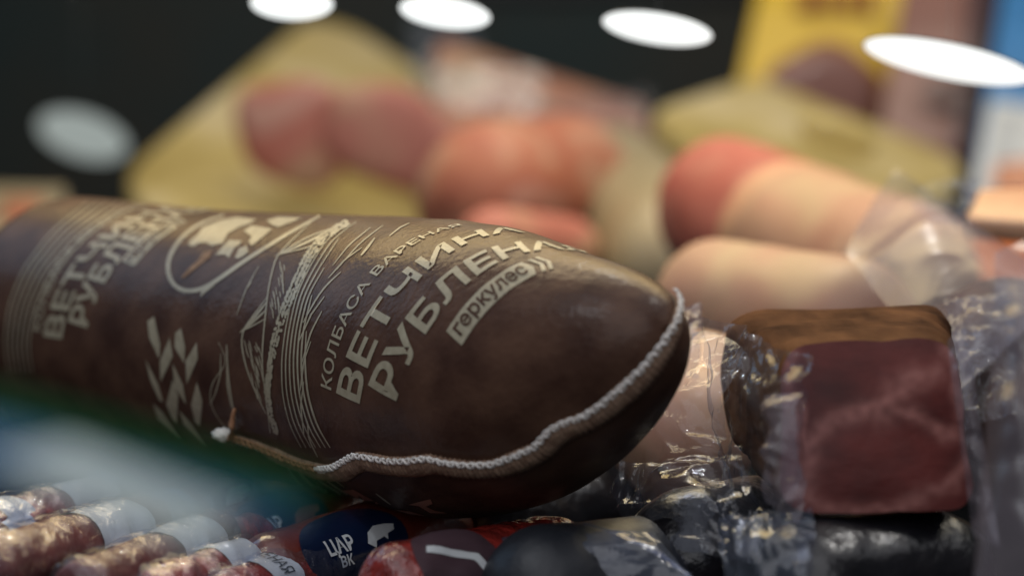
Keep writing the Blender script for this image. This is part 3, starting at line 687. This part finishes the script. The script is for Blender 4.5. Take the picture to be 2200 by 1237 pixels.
# ------------------------------------------------------------------ packs in front, below the price rail
def stick(name, label, p0, p1, r, m, band=None, logo=None, group='small wrapped sausages along the front', wob=.06, seed=1, bandm='label_white', bands=None):
    g = capsule(W(*p0), W(*p1), r, 60, 48, ends=(.7, .7), wob=wob, seed=seed, power=2.6)
    o = log_thing(name, label, 'sausage', g, m, group)
    Q = g.P.copy(); ax = Q.mean(1)
    for i in range(g.nu):
        for j in range(g.nv):
            q_ = Vector(Q[i, j]) * 140 + Vector((seed * 2.3, 0, 0)); h = (1 - 2 * abs(noise.noise(q_))) + .5 * (1 - 2 * abs(noise.noise(q_ * 2.2)))
            Q[i, j] += g.N[i, j] * (0.0014 + 0.0007 * h)
    v, f = Grid(Q).geo(); part('film_sleeve', v, f, 'film_pack', o)
    for (u0, u1, v0, v1, word) in bands or ():
        vs, fs = [], []
        nu_, nv_ = 10, 30
        for i in range(nu_ + 1):
            for j in range(nv_ + 1): vs.append(g.ev(u0 + (u1 - u0) * i / nu_ + .5 * math.sin(j * .7), v0 + (v1 - v0) * j / nv_, .0006))
        for i in range(nu_):
            for j in range(nv_): a = i * (nv_ + 1) + j; fs.append((a, a + nv_ + 1, a + nv_ + 2, a + 1))
        lb = part('label', vs, fs, bandm, o)
        if word == 'bar':
            O, T, E = np.array([u0 + (u1 - u0) * .75, 8.]), np.array([u0 + (u1 - u0) * .25, 8.]), np.array([u0 + (u1 - u0) * .75, 20.])
            bar_label(g, O, T, E, lb, 'label_ink', 'label_white')
        elif word:
            O, T, E = np.array([u0 + (u1 - u0) * .35, 21.]), np.array([u0 + (u1 - u0) * .72, 21.]), np.array([u0 + (u1 - u0) * .35, 5.])
            text_on('lettering', g, word, O, T, E, 'label_ink', lb, bold=.0, step=.3, off=.0009)
    return o, g
FR = 'small wrapped sausages along the front'
stick('wrapped_sausage', 'glossy brown wrapped sausage with a white logo label on its far half', (-60, 1240, .84), (330, 1120, .96), .0125, 'stick_brown', bands=[(31, 45, 0, 47, 'bar')], seed=1, wob=.10)
stick('wrapped_sausage', 'brown wrapped sausage tucked behind the one with a logo, its end cut square', (160, 1280, .84), (480, 1150, .95), .0115, 'stick_brown', bands=[(31, 45, 0, 47, 'bar')], seed=2, wob=.10)
stick('wrapped_sausage', 'red foil sausage with bare white patches beneath the price card', (-60, 1150, .95), (230, 1070, 1.04), .0115, 'stick_red', bands=[(10, 19, 0, 47, None), (33, 52, 0, 47, None)], seed=3, wob=.10)
stick('wrapped_sausage', 'red shiny sausage with a plain white band beyond the logo sausage', (170, 1180, .95), (410, 1095, 1.04), .0120, 'stick_red', bands=[(34, 44, 0, 47, 'КОПЧЕНАЯ')], seed=4, wob=.10)
stick('wrapped_sausage', 'red shiny sausage whose white band reads a smoked word in dark letters', (300, 1240, .90), (560, 1160, .97), .0125, 'stick_red', bands=[(26, 35, 0, 47, 'КОПЧЕНАЯ')], seed=5, wob=.10)
stick('wrapped_sausage', 'red sausage with a wide crumpled white band and blurred dark print', (440, 1310, .88), (740, 1215, .95), .0135, 'stick_red', bands=[(20, 30, 0, 47, 'КОПЧЕНАЯ')], seed=6, wob=.10)
stick('wrapped_sausage', 'short red foil sausage with a white end cap wedged at the row end', (-120, 1200, .93), (120, 1105, 1.0), .0115, 'stick_red', bands=[(22, 34, 0, 47, None)], seed=7, wob=.12)
stick('wrapped_sausage', 'red sausage with white band lying crosswise under the crumpled white band', (300, 1300, .86), (540, 1215, .92), .0115, 'stick_red', bands=[(36, 50, 0, 47, None)], seed=8, wob=.12)
# red logs with navy oval labels
for i, (p0, p1, lab) in enumerate((((250, 1170, 1.02), (640, 1030, 1.14), 'red log with a navy oval label, deepest under the price rail'), ((420, 1210, .97), (800, 1085, 1.07), 'red log with a navy oval label, middle one of three'), ((520, 1270, .91), (980, 1120, 1.01), 'red log with a navy oval label, below the pink printed letters of the sausage'))):
    g = capsule(W(*p0), W(*p1), .019, 60, 48, wob=.03, seed=10 + i); o = log_thing('red_log', lab, 'sausage', g, 'log_red', 'red logs with navy labels')
    cx, cy = ((470, 1085), (620, 1122), (775, 1165))[i]; q = g.pick(cx, cy)
    if q is None: q = np.array([34., 11.])
    pts = [(math.cos(a) * 11, math.sin(a) * 7.5) for a in np.linspace(0, 2 * math.pi, 40, endpoint=False)]
    vs, fs = flat_poly(pts, 1.5); lb = part('label', [g.ev(q[0] + x, q[1] + y, .0006) for x, y in vs], fs, 'label_navy', o)
    d = -1
    for w_, oo, hh, ll in (('ЦАР', -6.5, 2.3, 5.0), ('ВК', -5, 1.5, 2.4)):
        vv = q[1] + (-.6 if w_ == 'ЦАР' else -2.7)
        text_on('lettering', g, w_, np.array([q[0] + oo, vv]), np.array([q[0] + oo, vv + hh]), np.array([q[0] + oo + ll, vv]), 'label_white', lb, bold=.03, off=.0009, step=.3)
    cow = [(0, 0), (1, 1.6), (3, 2.4), (6, 2.2), (8, 1.8), (7.5, .9), (5.5, .6), (5, -.3), (4.2, .3), (2, 0), (1.5, -1)]
    vs, fs = flat_poly([(x, y) for x, y in cow], 1.0); part('animal_shape', [g.ev(q[0] + 1 + x, q[1] + y - .5, .0009) for x, y in vs], fs, 'fat' if i == 1 else 'label_white', lb)
# red pack with a pale round label
g = capsule(W(800, 1270, .86), W(1230, 1190, .93), .0165, 60, 48, wob=.10, seed=40, power=2.6)
o = log_thing('red_pack', 'shiny red pack with a pale round label bearing a white numeral', 'sausage', g, 'stick_red')
q = g.pick(985, 1200)
if q is None: q = np.array([28., 12.])
pts = [(math.cos(a) * 9, math.sin(a) * 8) for a in np.linspace(0, 2 * math.pi, 36, endpoint=False)]
vs, fs = flat_poly(pts, 1.5); lb = part('label', [g.ev(q[0] + x, q[1] + y, .0006) for x, y in vs], fs, 'pack_dark', o)
vs, fs = flat_poly([(-6, 2), (-5, 3.2), (4, .2), (5.5, -2.5), (4, -2.8), (2.6, -.8)], 1.0); part('numeral', [g.ev(q[0] + x, q[1] + y, .0009) for x, y in vs], fs, 'label_white', lb)

def WB(px, py, d): return W(px, py, 0.925 + (d - 0.925) * 2.7)
def RB(d): return (0.925 + (d - 0.925) * 2.7) / d
# ------------------------------------------------------------------ meat and packs behind
def pack(name, label, corners, thick, m, bev=.004, corner=0.0):
    o = thing(name, label, 'package', WB(*corners[2])); bm_part('body', slab([WB(*c) for c in corners], thick, bev, 3, corner), m, o); return o
# yellow tray pack with ham, behind the brown sausage
o = pack('yellow_tray_pack', 'large yellow tray pack of pink ham slices tilted behind the brown sausage', ((215, 400, 1.50), (690, 5, 1.72), (1330, 430, 1.62), (880, 740, 1.40)), .05, 'mix_yellow', .015, .10)
def disc_on(px, py, d, rx, ry, rot, th, m, name, par, sq=2.0):
    """thick slice facing the viewer"""
    c = WB(px, py, d); rx *= RB(d); ry *= RB(d); vs, fs = [], []; nr, na = 8, 40; n = (CP - c).normalized()
    ex = (RT * math.cos(rot) + UP * math.sin(rot)); ey = (UP * math.cos(rot) - RT * math.sin(rot))
    for i in range(nr + 1):
        a = math.pi / 2 * i / nr; r_, h = math.sin(a) ** .6, math.cos(a)
        for j in range(na):
            t = 2 * math.pi * j / na; k = 1 + .05 * math.sin(3 * t + px) + .04 * math.sin(5 * t)
            vs.append(c + ex * (rx * r_ * math.cos(t) * k) + ey * (ry * r_ * math.sin(t) * k) + n * (th * h - th * .4))
    for i in range(nr):
        for j in range(na): fs.append((i * na + j, i * na + (j + 1) % na, (i + 1) * na + (j + 1) % na, (i + 1) * na + j))
    return part(name, vs, fs, m, par)
disc_on(640, 285, 1.50, .040, .034, -.3, .012, 'mix_pink', 'ham_slice', o); disc_on(850, 300, 1.46, .050, .030, -.4, .012, 'mix_pink', 'ham_slice', o)
# silver film sticking up behind the tray
o = thing('film_tuft', 'upright tuft of clear film behind the yellow tray pack', 'plastic film', WB(930, 200, 1.6))
v, f = sheet([WB(870, 60, 1.62), WB(1000, 40, 1.66), WB(1080, 240, 1.6), WB(880, 200, 1.58)], 40, 40, .01, .008, 30, 41, edge=.006); part('film_sheet', v, f, 'film_blue', o)
# salmon wedge
o = pack('salmon_block', 'orange pink wrapped block sloping down behind the yellow tray', ((935, 75, 1.62), (1395, 225, 1.60), (1400, 380, 1.52), (940, 330, 1.52)), .06, 'mix_salmon', .012)
v, f = sheet([WB(930, 150, 1.50), WB(1170, 150, 1.50), WB(1160, 255, 1.48), WB(930, 240, 1.48)], 60, 40, .008, .006, 55, 42, edge=.004); part('film_wrap', v, f, 'film_silver', o)
v, f = sheet([WB(1120, 240, 1.48), WB(1400, 200, 1.52), WB(1400, 330, 1.46), WB(1180, 330, 1.44)], 50, 40, .008, .006, 45, 43, edge=.004); part('film_wrap', v, f, 'film_crisp', o)
# orange sausage ends
g = capsule(WB(960, 440, 1.27), WB(1270, 400, 1.33), 0.0420 * RB(1.27), wob=.03, ends=(1, .6)); o = log_thing('orange_sausage', 'glossy orange sausage end peeking over the brown sausage', 'sausage', g, 'mix_orange', 'sausages heaped behind the brown one')
g = capsule(WB(1010, 520, 1.22), WB(1260, 545, 1.26), 0.0200 * RB(1.16), wob=.03); log_thing('red_sausage', 'reddish sausage low behind the brown one, under the orange end', 'sausage', g, 'mix_pink', 'sausages heaped behind the brown one')
g = capsule(WB(1300, 380, 1.40), WB(1480, 600, 1.22), 0.0340 * RB(1.40), wob=.03); o = log_thing('cream_sausage', 'cream yellow sausage in film sloping down towards the stitched end', 'sausage', g, 'olive_cream', 'sausages heaped behind the brown one')
# right-hand yellow pack with ham
o = pack('yellow_ham_pack', 'cream yellow pack with a pink ham roast and an orange tag', ((1385, 235, 1.46), (1620, 160, 1.56), (2085, 345, 1.46), (1900, 640, 1.26)), .04, 'mix_yellow', .012, .05)
disc_on(1800, 290, 1.40, .024, .010, -.35, .006, 'yellow_card', 'tag', o)
g = capsule(W(1515, 430, 1.64), W(2010, 640, 1.34), .0475, 64, 48, ends=(.7, 1), wob=.03, seed=3)
o2 = thing('ham_roll', 'large ham roll with a red end, a pale curved fat band and a pink body', 'ham', Vector(g.P.mean((0, 1))))
v, f = g.geo(); nq = (g.nu - 1) * g.nv
for nm, u0, u1, m_ in (('lean_end', 0, 26, 'mix_red'), ('fat_band', 26, 29, 'ham_pale'), ('body', 29, 64, 'mix_blush')):
    fs = [q for n_, q in enumerate(f) if (u0 <= n_ // g.nv < u1 if n_ < nq else (u0 == 0 and q[0] == len(v) - 2) or (u1 == 64 and q[0] == len(v) - 1))]
    us = sorted({i for q in fs for i in q}); ix = {k: n_ for n_, k in enumerate(us)}
    part(nm, [v[k] for k in us], [[ix[i] for i in q] for q in fs], m_, o2)
g = capsule(W(1470, 640, 1.30), W(1920, 720, 1.14), .034, wob=.03); log_thing('apricot_sausage', 'apricot sausage resting between the ham roll and the smoked meat block', 'sausage', g, 'mix_blush', 'sausages heaped behind the brown one')
# big milky bag on the right
o = thing('milky_bag', 'large smooth milky bag draped over the lower end of the ham roll', 'plastic bag', W(1900, 700, 1.05))
v, f = sheet([W(1820, 560, 1.12), W(1930, 380, 1.22), W(2290, 640, 1.06), W(2060, 860, 1.0)], 80, 80, .02, .003, 10, 51, edge=.006); part('film_sheet', v, f, 'film_milky', o)
v, f = sheet([W(2030, 660, 1.03), W(2180, 620, 1.03), W(2190, 900, .98), W(2060, 930, .98)], 70, 70, .012, .0045, 45, 52, edge=.004); part('film_creases', v, f, 'film_crisp', o)
g = capsule(W(2060, 900, 1.06), W(2240, 700, 1.12), .040, wob=.04); log_thing('brown_roast', 'brown roast in creased film at the back of the meat block', 'meat', g, 'meat_rind')
# smoked block and ruffled film on the right
o = pack('orange_smoked_block', 'orange smoked block with a pale pink top at the side', ((2075, 465, 1.26), (2300, 480, 1.26), (2290, 660, 1.20), (2060, 570, 1.20)), .07, 'smoked', .004)
bm_part('pale_top', slab([W(*c) for c in ((2100, 405, 1.30), (2300, 400, 1.30), (2300, 484, 1.245), (2072, 466, 1.245))], .012, .004), 'ham_pale', o)
v, f = sheet([W(1965, 430, 1.22), W(2085, 400, 1.24), W(2075, 500, 1.2), W(2030, 530, 1.2)], 50, 50, .010, .007, 70, 61, edge=.006)
o = tag(mesh_obj('film_ruffle', v, f, 'film_crisp'), 'white ruffled film knot beside the orange smoked block', 'plastic film')
# near bag at the edge
v, f = sheet([W(2150, 560, .80), W(2290, 480, .80), W(2290, 1300, .72), W(2085, 1300, .74)], 60, 90, .012, .003, 22, 71, edge=.004)
tag(mesh_obj('side_bag', v, f, 'film_milky'), 'cloudy plastic bag standing at the side of the meat block', 'plastic bag')
# tall packs at the back
o = pack('yellow_carton', 'tall bright yellow carton with brown lettering and a round meat picture', ((1645, -90, 1.70), (1955, -90, 1.70), (1905, 260, 1.66), (1575, 230, 1.66)), .03, 'yellow_bright')
for k, (x0, x1) in enumerate(((1715, 1765), (1775, 1800), (1812, 1840), (1850, 1885))):
    bm_part('lettering_block', slab([WB(x0, -25, 1.685), WB(x1, -25, 1.685), WB(x1 - 4, 30, 1.683), WB(x0 - 4, 30, 1.683)], .001, .0003, 1), 'brown_print', o)
disc_on(1775, 195, 1.655, .042, .032, -.1, .004, 'brown_print', 'picture_rim', o); disc_on(1770, 200, 1.650, .038, .028, -.1, .004, 'pack_pink', 'meat_picture', o)
o = pack('pink_carton', 'dull pink carton with dark stripes standing beside the yellow carton', ((1950, -90, 1.66), (2150, -90, 1.66), (2085, 345, 1.60), (1880, 330, 1.60)), .03, 'pack_pink')
for k in range(4):
    y = 165 + k * 42; bm_part('stripe', slab([WB(1990, y, 1.612), WB(2105 - k * 8, y + 6, 1.612), WB(2102 - k * 8, y + 24, 1.610), WB(1988, y + 18, 1.610)], .001, .0003, 1), 'pack_dark', o)
bm_part('dark_edge', slab([WB(2095, -80, 1.648), WB(2145, -80, 1.648), WB(2085, 330, 1.592), WB(2050, 325, 1.592)], .001, .0003, 1), 'pack_dark', o)
o = pack('blue_carton', 'blue carton with a white lower half at the end of the row', ((2165, -90, 1.60), (2380, -90, 1.60), (2340, 560, 1.50), (2080, 460, 1.50)), .03, 'pack_blue')
bm_part('white_panel', slab([WB(2128, 215, 1.535), WB(2350, 250, 1.535), WB(2340, 520, 1.495), WB(2085, 440, 1.495)], .001, .0003, 1), 'white_card', o)
bm_part('orange_panel', slab([WB(2140, 350, 1.505), WB(2260, 335, 1.505), WB(2260, 420, 1.49), WB(2130, 410, 1.49)], .001, .0003, 1), 'salmon', o)
# pack behind the far end of the sausage
o = pack('red_orange_pack', 'small orange and cream pack behind the far part of the brown sausage', ((-80, 395, 1.45), (140, 400, 1.45), (150, 540, 1.40), (-80, 540, 1.40)), .03, 'olive_cream')
bm_part('orange_panel', slab([WB(5, 425, 1.437), WB(90, 425, 1.437), WB(90, 480, 1.42), WB(5, 480, 1.42)], .001, .0003, 1), 'orange_meat', o)

# ------------------------------------------------------------------ glowing discs standing in for ceiling lights mirrored in the front glass
def reflection(px, py, d, wpx, ratio, roll, glow, label):
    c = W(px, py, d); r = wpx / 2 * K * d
    o = thing('mirrored_oval', label, 'reflection', c, 'ceiling light reflections built as discs')
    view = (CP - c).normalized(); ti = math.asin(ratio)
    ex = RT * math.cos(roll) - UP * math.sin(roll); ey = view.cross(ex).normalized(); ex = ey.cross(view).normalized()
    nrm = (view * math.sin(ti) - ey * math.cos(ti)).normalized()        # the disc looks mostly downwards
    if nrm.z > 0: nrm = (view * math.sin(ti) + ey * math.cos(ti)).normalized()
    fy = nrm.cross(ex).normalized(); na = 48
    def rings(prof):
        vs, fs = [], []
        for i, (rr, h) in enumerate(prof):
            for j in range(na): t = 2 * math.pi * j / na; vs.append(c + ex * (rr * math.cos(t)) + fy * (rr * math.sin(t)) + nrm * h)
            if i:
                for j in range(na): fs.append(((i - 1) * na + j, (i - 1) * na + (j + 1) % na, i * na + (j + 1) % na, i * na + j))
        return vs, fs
    v, f = rings([(r * .02, r * .05), (r * .5, r * .045), (r * .85, r * .02), (r * .97, 0)]); part('disc_face', v, f, glow, o)
    v, f = rings([(r * .97, .0002), (r * .99, 0), (r * .985, -r * .012), (r * .8, -r * .03), (r * .1, -r * .05)]); part('disc_back', v, f, 'disc_metal', o)
    top = c - nrm * r * .05; v, f = tube([top, top + Vector((0, 0, .2)), top + Vector((0, 0, .6))], .00012, 6); part('disc_wire', v, f, 'white_card', o)  # wire added to carry the stand-in disc
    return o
reflection(627, 8, 1.20, 182, .40, .03, 'reflection_glow', 'round white lamp mirrored in the front glass, built as a disc over the yellow tray pack')
reflection(956, 28, 1.20, 202, .34, .13, 'reflection_glow', 'round white lamp mirrored in the front glass, built as a disc over the tuft of clear film')
reflection(1412, 62, 1.20, 244, .28, .15, 'reflection_glow', 'round white lamp mirrored in the front glass, built as a disc between the salmon block and the yellow carton')
reflection(2035, 132, 1.20, 372, .21, .20, 'reflection_glow', 'widest round white lamp, mirrored in the front glass, built as a disc before the pink carton')
reflection(178, 292, 2.8, 200, .50, .30, 'reflection_dim', 'dim greyish lamp mirrored in the front glass, built as a disc beside the yellow tray pack')

# ------------------------------------------------------------------ price rail close to the lens
PR = thing('price_rail', 'out of focus blue plastic price rail with green edge and white price card', 'price rail', W(300, 1050, 0.4292))
v, f = tube([W(-260, 800, 0.4440), W(100, 893, 0.4329), W(420, 985, 0.4218), W(590, 1032, 0.4144), W(680, 1058, 0.4107)], .0024, 12); part('green_edge', v, f, 'rail_green', PR)
bm_part('blue_face', slab([W(-260, 812, 0.4440), W(640, 1075, 0.4144), W(640, 1120, 0.4070), W(-260, 1005, 0.4329)], .002, .0007), 'rail_plastic', PR)
bm_part('price_card', slab([W(-30, 985, 0.4107), W(150, 945, 0.4092), W(520, 1095, 0.4018), W(420, 1170, 0.3996)], .001, .0003, 1), 'rail_card', PR)
